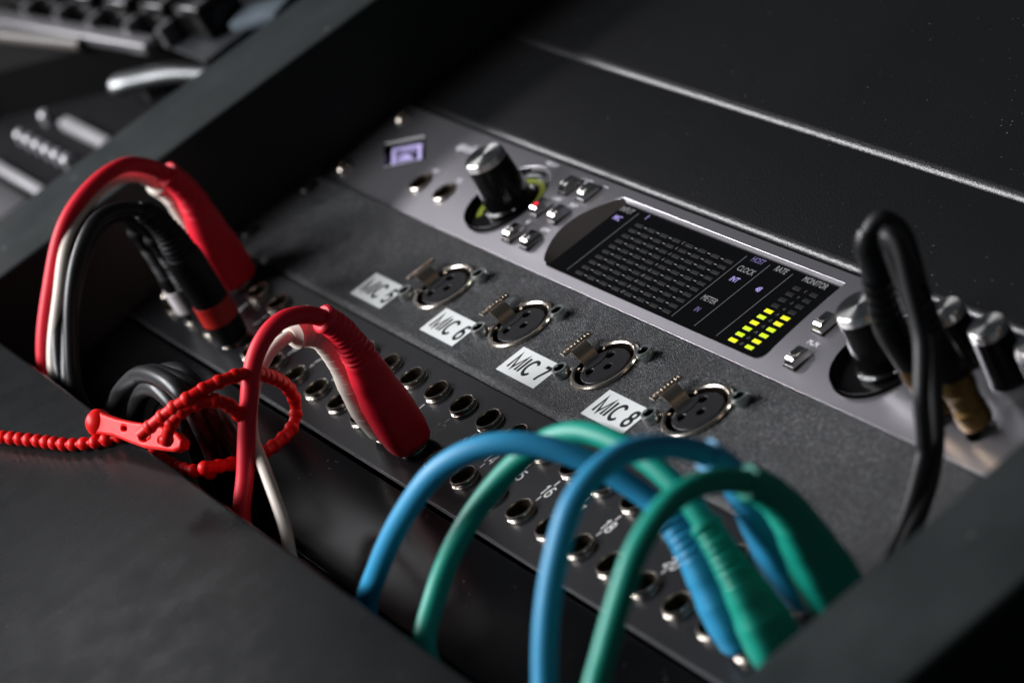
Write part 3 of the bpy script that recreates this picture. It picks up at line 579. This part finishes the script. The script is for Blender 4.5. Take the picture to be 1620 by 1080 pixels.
def xlr_socket():
    """shell ring open at the left where the latch sits"""
    bm = new()
    pts = []
    a0, a1 = math.radians(-146), math.radians(146)
    prof = [(11.7, 0.0), (11.75, 0.7), (11.35, 1.2), (10.5, 1.2), (10.05, 0.75), (10.0, -5)]
    lathe(bm, prof, n=72, a0=a0, a1=a1)
    # return legs of the ring into the latch slot
    for a, s in ((a0, 1), (a1, -1)):
        x, y = 11.0 * math.cos(a), 11.0 * math.sin(a)
        add_box(bm, (x - 0.6, y - 0.1 * s, 0.2), (2.0, 1.2, 1.4), a + s * 0.5)
        add_box(bm, (x + 0.4, y + 0.7 * s, -0.4), (1.0, 1.4, 1.2), 0)
    r = obj('xlr_socket', bm, M_NICK, mp)
    bm = new(); lathe(bm, [(10.9, -0.4), (10.9, -6.5), (0, -6.5)], n=48); obj('socket_well', bm, M_DARK, r)
    # insert with three pin holes
    holes_ = [circle(-3.0, 4.3, 1.35, 18), circle(1.5, 0.3, 1.35, 18), circle(-3.0, -4.3, 1.35, 18)]
    me_ = poly_curve([circle(-0.2, 0, 8.4, 48)] + holes_, 5.5, 0.35, 2)
    obj('insert', me_, M_PLAS, r, (0, 0, -2.9))
    bm = new(); lathe(bm, [(7.0, -0.35), (7.0, -0.02), (6.5, -0.02), (6.5, -0.35)], n=40, close=True, a0=math.radians(-165), a1=math.radians(10)); obj('insert_rib', bm, M_PLAS, r, (0, 0, 0.3))
    bm = new(); lathe(bm, [(6.4, -0.3), (6.4, 0.05), (5.9, 0.05), (5.9, -0.3)], n=30, close=True, a0=math.radians(-52), a1=math.radians(52)); obj('insert_rib', bm, M_PLAS, r, (-9.7, 0.0, 0.35))
    bm = new(); lathe(bm, [(2.3, -0.3), (2.3, 0.02), (2.0, 0.02), (2.0, -0.3)], n=24, close=True, a0=math.radians(100), a1=math.radians(330)); obj('insert_rib', bm, M_PLAS, r, (-3.0, -4.3, 0.35))
    for (x, y) in ((-3.0, 4.3), (1.5, 0.3), (-3.0, -4.3)):
        pass
    bm = new(); add_box(bm, (-7.8, -5.6, -1.2), (1.6, 1.3, 1.8), 0.6); bevel_all(bm, 0.2); obj('key_tab', bm, M_PLAS, r)
    # latch: curved tongue out of the slot, ribbed thumb bar on top
    bm = new()
    prof = [(-8.3, -2.4), (-9.2, -0.2), (-10.3, 1.6), (-11.8, 3.0), (-13.4, 3.7), (-14.6, 3.6), (-15.4, 3.2)]
    th = 0.7
    for s, (hw0, hw1) in ((0, (2.9, 3.2)),):
        up = []; lo = []
        n = len(prof)
        for i, (x, z) in enumerate(prof):
            hw = hw0 + (hw1 - hw0) * i / (n - 1)
            up.append([bm.verts.new(V((x + 0.45, y, z + 0.25))) for y in (-hw, hw)])
            lo.append([bm.verts.new(V((x - 0.25, y, z - 0.45))) for y in (-hw, hw)])
        for i in range(n - 1):
            bm.faces.new((up[i][0], up[i][1], up[i + 1][1], up[i + 1][0])); bm.faces.new((lo[i][0], lo[i + 1][0], lo[i + 1][1], lo[i][1]))
            for k in (0, 1): bm.faces.new((up[i][k], up[i + 1][k], lo[i + 1][k], lo[i][k]))
    L_ = obj('latch', bm, M_LATCH, r, ang=60)
    bm = new(); vs_ = add_box(bm, (-16.2, 0.6, 3.3), (3.0, 11.4, 0.8)); bevel_all(bm, 0.3, 2); obj('thumb_bar', bm, M_LATCH, L_)
    bm = new()
    for k, (ln, w_) in enumerate(((2.3, 0.7), (1.0, 0.5), (1.5, 0.5), (2.0, 0.5), (1.0, 0.5), (1.7, 0.5), (1.2, 0.5), (1.9, 0.5), (2.4, 0.8))):
        add_box(bm, (-16.2, -4.7 + 10.6 * k / 8, 3.78), (ln * 0.85, w_, 0.32))
    bevel_all(bm, 0.12, 1); obj('grip_rib', bm, M_CHROME, L_)['kind'] = 'stuff'
    for (x, y) in ((12, 9.0), (-12, -9.2)):
        bm = new(); lathe(bm, [(2.75, 0), (2.8, 0.3), (2.7, 2.7), (2.5, 3.0), (1.85, 3.0), (1.7, 2.7), (1.65, -3), (0, -3)], n=28)
        nut = obj('mounting_nut', bm, M_ZINC, r, (x, y, 0)); nut.data.materials.append(M_DARK)
        for p in nut.data.polygons:
            if math.hypot(p.center.x, p.center.y) < 1.74 * S and p.center.z < 2.8 * S: p.material_index = 1  # bore faces coloured dark for the shade inside the nut
    return r
proto = xlr_socket(); proto.location = V(mloc(PX[0], PY, 0))
def copy3(o, loc, parent):
    c = o.copy(); COL.objects.link(c); c.parent = parent; c.location = V(loc)
    for ch in list(o.children):
        k = ch.copy(); COL.objects.link(k); k.parent = c
        for g in ch.children:
            q_ = g.copy(); COL.objects.link(q_); q_.parent = k
    return c
for x in PX[1:]: copy3(proto, mloc(x, PY, 0), mp)
for i, (x0_, x1_) in enumerate(((117.2, 141.0), (171.4, 195.4), (226.0, 251.0), (281.0, 305.6))):
    bm = new(); add_box(bm, ((x0_ + x1_) / 2, -32.9, 0.1), (x1_ - x0_, 11.6, 0.14))
    l_ = obj('label_sticker', bm, M_LABEL, mp, mloc(0, 0, 0)); l_.rotation_euler.z = 0.0
    l_['label'] = 'white sticker reading MIC %d' % (5 + i)
    strokes('lettering', 'MIC %d' % (5 + i), (x0_ + x1_) / 2 + 0.6, -32.9, 0.19, 6.3, 0.98, 1.25, M_INK, l_)
for x, y in ((23, -8), (23, -36), (481, -8), (481, -36)): rack_screw(mp, x, y, 0, (-MO[0], -MO[1], -MO[2]), M_PLAS)

# ------------------------------------------------------------------ patchbay
PO = (252, -66, -9)
pb = thing('patchbay', 'black jack patchbay with two rows of numbered nickel sockets', 'patchbay', PO)
def ploc(x, y, z): return (x - PO[0], y - PO[1], z - PO[2])
JX = [18.46 + 17.857 * k for k in range(1, 25)]; YT, YB = -55.8, -76.3
loops = [[(X0, -88.4), (X1, -88.4), (X1, -45.2), (X0, -45.2)]] + [circle(x, y, 4.0, 24) for x in JX + [452.0] * 0 for y in (YT, YB)]
me = poly_curve(loops, 1.4, 0.15, 1); o = obj('faceplate', me, M_PATCH, pb, ploc(0, 0, -0.85))
bm = new(); add_box(bm, (252, -88.75, -0.35), (X1 - X0, 0.5, 0.5)); bevel_all(bm, 0.1, 1); obj('bright_edge', bm, mat('pale_edge', (0.16, 0.16, 0.17), 0.35, metal=0.8), pb, ploc(0, 0, 0))  # paler strip along the lower edge
bm = new(); lathe(bm, [(4.7, 0.0), (4.65, 0.12), (4.5, 0.2), (4.5, 0.75), (4.4, 0.82), (4.4, 0.98), (4.52, 1.06), (4.52, 1.6), (4.42, 1.78), (4.15, 1.86), (3.92, 1.78), (3.84, 1.5), (3.82, 1.2)], n=36)
jm = mesh(bm, 'jack_socket', 30); jm.materials.append(M_NICK)
bm = new(); lathe(bm, [(3.83, 1.22), (3.6, -1.2), (3.2, -6.9), (0, -6.9)], n=24); jd = mesh(bm, 'barrel'); jd.materials.append(mat('shaded_brass', (0.035, 0.026, 0.016), 0.45, metal=0.6))  # barrel brass darkened for the shade down the socket
bm = new(); add_box(bm, (0, 2.2, -3.2), (1.2, 1.6, 0.4)); jc = mesh(bm, 'contact'); jc.materials.append(M_NICK)
for y in (YT, YB):
    for x in JX:
        j = obj('jack_socket', jm, None, pb, ploc(x, y, 0)); j.rotation_euler.z = random.uniform(0, 6.28)
        obj('barrel', jd, None, j); obj('contact', jc, None, j)
bm = new()
for x in JX:
    add_box(bm, (x, -62.6, 0.03), (0.45, 2.2, 0.05)); add_box(bm, (x, -69.7, 0.03), (0.45, 2.0, 0.05))
obj('pointer_line', bm, M_WHITEPRINT, pb, ploc(0, 0, 0), ang=0)['kind'] = 'stuff'
for k, x in enumerate(JX):
    strokes('number', str(k + 1), *ploc(x, -66.2, 0.03), 3.9, 1.0, 0.50, M_WHITEPRINT, pb)
for x, y in ((22.5, -60), (22.5, -74), (482, -55), (482, -80)): rack_screw(pb, x, y, 0, (-PO[0], -PO[1], -PO[2]))

# ------------------------------------------------------------------ patch cables
def ribs(s, s0, pitch, amp):
    return amp * (0.5 - 0.5 * math.cos(2 * PI * (s - s0) / pitch)) ** 0.6
def cable(key, kind, mplug, mcable, label, rc, scale=1.0, bands=None, body=None):
    P = PATH[key]
    t = thing('patch_cable', label, 'cable', (P[0][0], P[0][1], 0), 'patch cables')
    pts, st = crom(P, 0.45); F = frames(pts, Vector((0, 1, 0)))
    O = (-P[0][0], -P[0][1], 0)
    Lb = body or {'flat': 56.0, 'slim': 46.0, 'fat': 64.0}[kind]
    nb = int(Lb / st)
    def part(name, i0, i1, rad, m_, n=20, expo=2.0, par=None, ang=40):
        bm = new(); sweep(bm, pts[i0:i1], F[i0:i1], lambda i: rad((i + i0) * st), n, expo); return obj(name, bm, m_, par or t, O if not par else (0, 0, 0), ang)
    def lin(s, K):
        for (a, va), (b, vb) in zip(K[:-1], K[1:]):
            if s <= b: f = (s - a) / (b - a); f = f * f * (3 - 2 * f); return va + (vb - va) * f
        return K[-1][1]
    if kind == 'flat':      # moulded plug: wide squared body, ribbed neck, collar
        K = [(0, 5.4), (1.6, 6.1), (7, 6.6), (Lb * .29, 6.5), (Lb * .45, 5.6), (Lb * .62, 4.7), (Lb * .8, 4.1), (Lb - 3, 3.8)]
        def rad(s):
            r = lin(s, K) * scale; g = 0
            if 14 < s < Lb - 3: g = ribs(s, 0, 0.9, 0.14) if s < Lb * .6 else ribs(s, 0, 2.0, 0.5)
            if s >= Lb - 3.0: r = (3.2 + 0.8 * math.sqrt(max(0, 1 - ((s - Lb + 1.5) / 1.5) ** 2))) * scale; g = 0
            if s > Lb - 1.4: r = min(r, rc + 0.15 + (Lb - s) * 1.1)
            return (r * 1.05 - g, r * 0.96 - g)
        pl = part('plug', 0, nb, rad, mplug, 32, lambda i: 3.6 - 1.2 * min(1, i * st / Lb))
        bm = new(); lathe(bm, [(4.6, 0), (4.6, 2.1)], n=24, close=False); lathe(bm, [(4.6, 0), (0, 0)], n=24)
        obj('plug_shoulder', bm, M_NICK, t, (0, 0, 1.2))
    elif kind == 'ringed':  # cream plug with disc-like strain relief
        K = [(0, 5.2), (1.6, 5.8), (10, 6.2), (20, 5.2), (30, 4.3), (Lb - 12, 4.1), (Lb, 4.0)]
        def rad(s):
            r = lin(s, K) * scale; g = 0
            if 8 < s < Lb - 11: g = ribs(s, 0, 1.2, 0.18)
            if Lb - 12.5 <= s < Lb - 4: r = 4.7 * scale; g = ribs(s, Lb - 12.5, 2.83, 1.1)
            if s >= Lb - 4: r = (3.3 + 1.3 * max(0, 1 - abs((s - Lb + 2) / 2) ** 3) ** 0.5) * scale
            if s > Lb - 1.6: r = min(r, rc + 0.15 + (Lb - s) * 1.2)
            return (r - g, r - g)
        pl = part('plug', 0, nb, rad, mplug, 32, 2.3)
    elif kind == 'slim':
        K = [(0, 4.4), (5, 4.6), (16, 4.6), (22, 3.9), (Lb, 3.3)]
        def rad(s):
            r = lin(s, K) * scale; g = 0
            if 20 < s < 36: g = ribs(s, 20, 1.9, 0.7)
            if s > Lb - 4: r = 3.9
            if s > Lb - 2: r = min(r, rc + 0.1 + (Lb - s) * 0.8)
            return (r - g, r - g)
        pl = part('plug', 0, nb, rad, mplug, 24)
    else:                   # fat black metal-bodied plug
        K = [(0, 6.2), (3, 6.4), (34, 6.4), (40, 5.8), (50, 4.9), (Lb - 4, 4.2), (Lb, rc + 0.1)]
        def rad(s):
            r = lin(s, K) * scale; g = 0
            if 38 < s < 60: g = ribs(s, 38, 2.2, 0.7)
            return (r - g, r - g)
        pl = part('plug', 0, nb, rad, mplug, 32)
    if bands:
        s0, s1, mb, rb = bands
        i0, i1 = int(s0 / st), int(s1 / st)
        part('colour_band', i0, i1, lambda s: (rb, rb), mb, 28)
    i0 = nb - 6
    bm = new(); sweep(bm, pts[i0:], F[i0:], lambda i: (rc, rc), 18); obj('cord', bm, mcable, t, O)
    return t
cable('red_a', 'flat', M_RED, M_RED, 'red cable plugged into socket 12, standing in front of the cream cable', 2.75, 1.08)
cable('white_a', 'ringed', M_CREAM, M_CREAM, 'cream cable behind the front red cable, plugged in beside socket 12', 1.9, 1.02, body=59)
cable('red_b', 'flat', M_RED, M_RED, 'red cable arching highest at the far left by the wooden rail', 2.75, 1.12, body=54)
cable('white_b', 'ringed', M_CREAM, M_CREAM, 'cream cable mostly hidden behind the far left red cable', 2.3, 0.9, body=50)
cable('black_b', 'fat', M_BPLUG, M_BRUB, 'thick black plug with a red band, on the left of the patchbay', 2.6, 1.0, (9, 17.5, M_REDBAND, 6.7))
cable('black_c', 'slim', M_BPLUG, M_BRUB, 'slim black plug with a white band near the left screws', 2.5, 1.0, (4, 14, M_WHBAND, 5.0))
cable('black_d', 'slim', M_BPLUG, M_BRUB, 'slim black plug between the white-banded and the red-banded plugs', 2.5, 1.0)
cable('blue_1', 'flat', M_BLUE, M_BLUE, 'blue cable furthest left of the blue and green ones, arching over the numbers', 3.1, 1.0, body=44)
cable('green_1', 'flat', M_GREEN, M_GREEN, 'green cable passing behind the front blue arches, light green top', 3.1, 1.0, body=42)
cable('blue_2', 'flat', M_BLUE, M_BLUE, 'blue cable nearest the camera, crossing in front of the green plug', 3.1, 1.0)
cable('green_2', 'flat', M_GREEN, M_GREEN, 'green cable rightmost and nearest the right wooden rail', 3.1, 1.1)

# coiled black cable tied up in front of the blank panel
ct = thing('coiled_cable', 'coil of black cable rising from the gap, held by the red beaded tie', 'cable', (200, -128, 0))
for k in ('coil1', 'coil2', 'coil3', 'coil4', 'coil5'):
    bm = new(); tube(bm, PATH[k], 2.9, 1.0, 18); obj('cable_loop', bm, M_BRUB, ct, (-200, 128, 0))

# red beaded tie
tie = thing('beaded_cable_tie', 'bright red beaded silicone tie around the black cable coil, tail resting on the front board', 'cable tie', (192, -138, 41))
TO = (-192, 138, -41)
bead = new(); bmesh.ops.create_icosphere(bead, subdivisions=3, radius=2.3 * S); bead_me = mesh(bead, 'bead', 0)
for p in bead_me.polygons: p.use_smooth = True
bead_me.materials.append(M_REDT)
def beads(P, rr, pitch, sc=1.0, start=0.0):
    pts, st = crom(P, 0.5); F = frames(pts)
    bm = new(); sweep(bm, pts, F, lambda i: (rr, rr), 12); obj('strap', bm, M_REDT, tie, TO)
    s = start
    while s < st * (len(pts) - 1):
        i = int(s / st); p = pts[i]
        o = obj('bead', bead_me, None, tie, (p[0] + TO[0], p[1] + TO[1], p[2] + TO[2]))
        o.rotation_euler = F[i][0].to_track_quat('X', 'Z').to_euler()
        o.scale = (sc * random.uniform(0.92, 1.04), sc * random.uniform(0.94, 1.03), sc * random.uniform(0.94, 1.03)); s += pitch * random.uniform(0.96, 1.04)
beads(PATH['tie_tail'], 1.1, 4.95, 1.0)
beads(PATH['tie_up'], 1.85, 5.2, 1.0, 5)
beads(PATH['tie_second'], 1.85, 5.2, 1.0, 2)
beads(PATH['tie_bottom'], 1.7, 4.8, 1.02, 1)
h0, h1 = [Vector(p) for p in PATH['head']]
hl = (h1 - h0).length
outl = []
for k in range(0, 33):
    a = PI / 2 + PI * k / 32; outl.append((5.2 * math.cos(a) * 0.95, 5.0 * math.sin(a)))
outl += [(5, -3.9), (14, -3.4), (24, -4.2), (34, -4.8), (44, -4.0), (52, -3.4), (56, -1.5), (56, 1.5), (52, 3.4), (42, 4.4), (34, 4.3), (24, 3.6), (14, 3.4), (5, 3.9)]
def ell(cx, cy, a, b, n=16): return [(cx + a * math.cos(2 * PI * i / n), cy + b * math.sin(2 * PI * i / n)) for i in range(n)]
hm = poly_curve([outl, ell(20, 0.4, 1.6, 0.7), ell(33, -1.2, 2.6, 1.1), ell(44, -0.5, 1.8, 0.9)], 1.6, 1.1, 4)
d_ = (h1 - h0).normalized()
side = d_.cross(Vector((0.85, -0.25, 0.46))).normalized(); nrm = d_.cross(side).normalized()
if nrm.dot(Vector((0.85, -0.25, 0.46))) < 0: nrm = -nrm; side = -side
sidev = nrm.cross(d_)
rot = Matrix((d_, sidev, nrm)).transposed()
for v in hm.vertices: v.co.y *= 0.84; v.co.x *= 0.93
hd = obj('tie_head', hm, M_REDT, tie, h0 + Vector(TO)); hd.rotation_euler = rot.to_euler()
bm = new(); bmesh.ops.create_uvsphere(bm, u_segments=24, v_segments=14, radius=4.3 * S)
lathe(bm, [(0.9, 4.0), (0.7, 5.2), (0, 5.6)], n=12)
kn = obj('tie_bulb', bm, M_REDT, hd, (0.6, 0, 0)); kn.rotation_euler = (0, -PI / 2, 0)

# ------------------------------------------------------------------ headphone plugs at the right
def hp(key, label, rb):
    P = PATH[key]
    t = thing('headphone_cable', label, 'cable', (P[0][0], P[0][1], 0))
    O = (-P[0][0], -P[0][1], 0)
    pts, st = crom(P, 0.6); F = frames(pts)
    bm = new(); lathe(bm, [(0, 0), (3.1, 0), (3.3, 1), (4.6, 1.2), (4.9, 2.2), (4.8, 6.4), (4.3, 7.2), (4.6, 12), (5.0, 12.8), (5.0, 17.5), (0, 17.5)], n=28)
    obj('adapter', bm, M_GOLD, t, (0, 0, 0.4), ang=20)
    a, b_, c = int(17 / st), int(50 / st), int(62 / st)
    bm = new(); sweep(bm, pts[a:b_], F[a:b_], lambda i: ((4.9 - 0.8 * i * st / 31) * rb - (0.35 if int(i * st / 1.6) % 2 and i * st > 18 else 0),) * 2, 24); obj('plug', bm, M_KNOB, t, O)
    bm = new(); sweep(bm, pts[b_ - 2:c], F[b_ - 2:c], lambda i: (4.0 - 1.3 * i * st / 15,) * 2, 20); obj('strain_relief', bm, M_BRUB, t, O)
    bm = new(); sweep(bm, pts[c - 3:], F[c - 3:], lambda i: (2.2, 2.2), 16); obj('cord', bm, M_CORD, t, O)
hp('hp_1', 'black headphone cable with gold adapter, left of the two beside the volume knobs', 1.0)
hp('hp_2', 'black headphone cable with gold adapter, right of the two beside the volume knobs', 1.0)

# ------------------------------------------------------------------ gear beyond the left rail
cs = thing('control_surface', 'blurred charcoal control surface with silver buttons beyond the left rail', 'control surface', (-250, -40, -12))
CO = (250, 40, 12)
bm = new(); add_box(bm, (-250, -60, -6), (330, 230, 12)); bevel_all(bm, 1.5, 2); obj('body', bm, M_CTRL, cs, CO)
bm = new(); lathe(bm, [(0, 6.6), (1.6, 6.3), (2.6, 5.0), (2.7, 0), (0, 0)], n=20); pm = mesh(bm, 'round_button'); pm.materials.append(M_PALE)
for i in range(6): obj('round_button', pm, None, cs, (-203.5 + 11.8 * i + CO[0], -46.8 + CO[1], CO[2]))
obj('round_button', pm, None, cs, (-205 + CO[0], -33 + CO[1], CO[2]))
bm = new(); add_box(bm, (-160, -31, 2.5), (54, 5.5, 5)); bevel_all(bm, 1, 2); obj('slider_strip', bm, M_PALE, cs, CO)
bm = new(); add_box(bm, (-170, -64.5, 2.0), (70, 4.5, 4)); bevel_all(bm, 1, 2); obj('slider_strip', bm, M_PALE, cs, CO)
bm = new(); add_box(bm, (-185, -82, 1.0), (90, 24, 2)); bevel_all(bm, 0.6, 2); obj('touch_strip', bm, M_SILV, cs, CO)
bm = new()
Pw = [(-168, -9, 9), (-163, -6, 10), (-153, 3, 9), (-141, 13, 7), (-128, 22, 3)]
pts, st = crom(Pw, 1.5); F = frames(pts, Vector((0, 0, 1)))
sweep(bm, pts, F, lambda i: (4.4 * min(1, 0.45 + i * 0.25), 5.6 * min(1, 0.5 + i * 0.2)), 20); add_box(bm, (-155, 2, 3), (8, 8, 8)); obj('lever', bm, mat('brushed_silver', (0.20, 0.205, 0.205), 0.38, metal=0.9), cs, CO)

kb = thing('mixing_console', 'blurred black console with a pale front ledge and large black caps at the top left', 'mixing console', (-250, 40, 0))
KO = (250, -40, 0)
bm = new()
fp = [(-420, -130), (-260, -59), (-248, -42), (-216, -21), (-184, 0), (-159, 19), (-137, 36), (-119, 54), (-100, 120), (-420, 120)]
A = [bm.verts.new(V((x, y, 0.5))) for x, y in fp]; B = [bm.verts.new(V((x, y, 22))) for x, y in fp]
n = len(A)
for i in range(n): bm.faces.new((A[i], A[(i + 1) % n], B[(i + 1) % n], B[i]))
bm.faces.new(B); obj('case', bm, M_DARK, kb, KO, ang=10)
bm = new(); bar(bm, (-330, -16), (-135, 8), 9.0, 25)
for v in bm.verts: v.co.z = (22.3 if v.co.z < 25 * S else 28) * S
bevel_all(bm, 2, 3); obj('front_ledge', bm, M_SILV, kb, KO)
bm = new(); add_box(bm, (-215, 60, 22.6), (250, 96, 0.8), 0.0); bevel_all(bm, 0.2, 1); obj('top_panel', bm, M_IVORY, kb, KO)
bm = new(); pts, st = crom([(-272, -19, 25), (-230, -12, 25), (-190, -5, 25)], 2); sweep(bm, pts, frames(pts, Vector((0, 0, 1))), lambda i: (3.2, 3.2), 16); obj('hinge_tube', bm, mat('worn_bronze', (0.06, 0.052, 0.045), 0.5), kb, KO)
ck = new(); add_box(ck, (0, 0, 8), (23, 20, 16)); bevel_all(ck, 2.2, 3); ckm = mesh(ck, 'cap'); ckm.materials.append(M_KNOB)
for x, y in ((-276, 4), (-242, 9), (-208, 13), (-173, 17), (-142, 22), (-114, 27)):
    o = obj('cap', ckm, None, kb, (x + KO[0], y + KO[1] + 4, 23)); o.rotation_euler.z = 0.12
sk = new(); add_box(sk, (0, 0, 5), (4.5, 9, 10)); bevel_all(sk, 1.2, 2); skm = mesh(sk, 'divider'); skm.materials.append(M_SILV)
for x, y in ((-259, -1), (-225, 3), (-190.5, 6), (-157.5, 11), (-128, 15)):
    o = obj('divider', skm, None, kb, (x + KO[0], y + KO[1], 23)); o.rotation_euler.z = 0.12
bm = new(); add_box(bm, (-88, 42, 25.5), (26, 15, 5), 0.5); bevel_all(bm, 1.5, 2); obj('readout', bm, mat('pale_blue_grey', (0.08, 0.10, 0.115), 0.4), kb, KO)
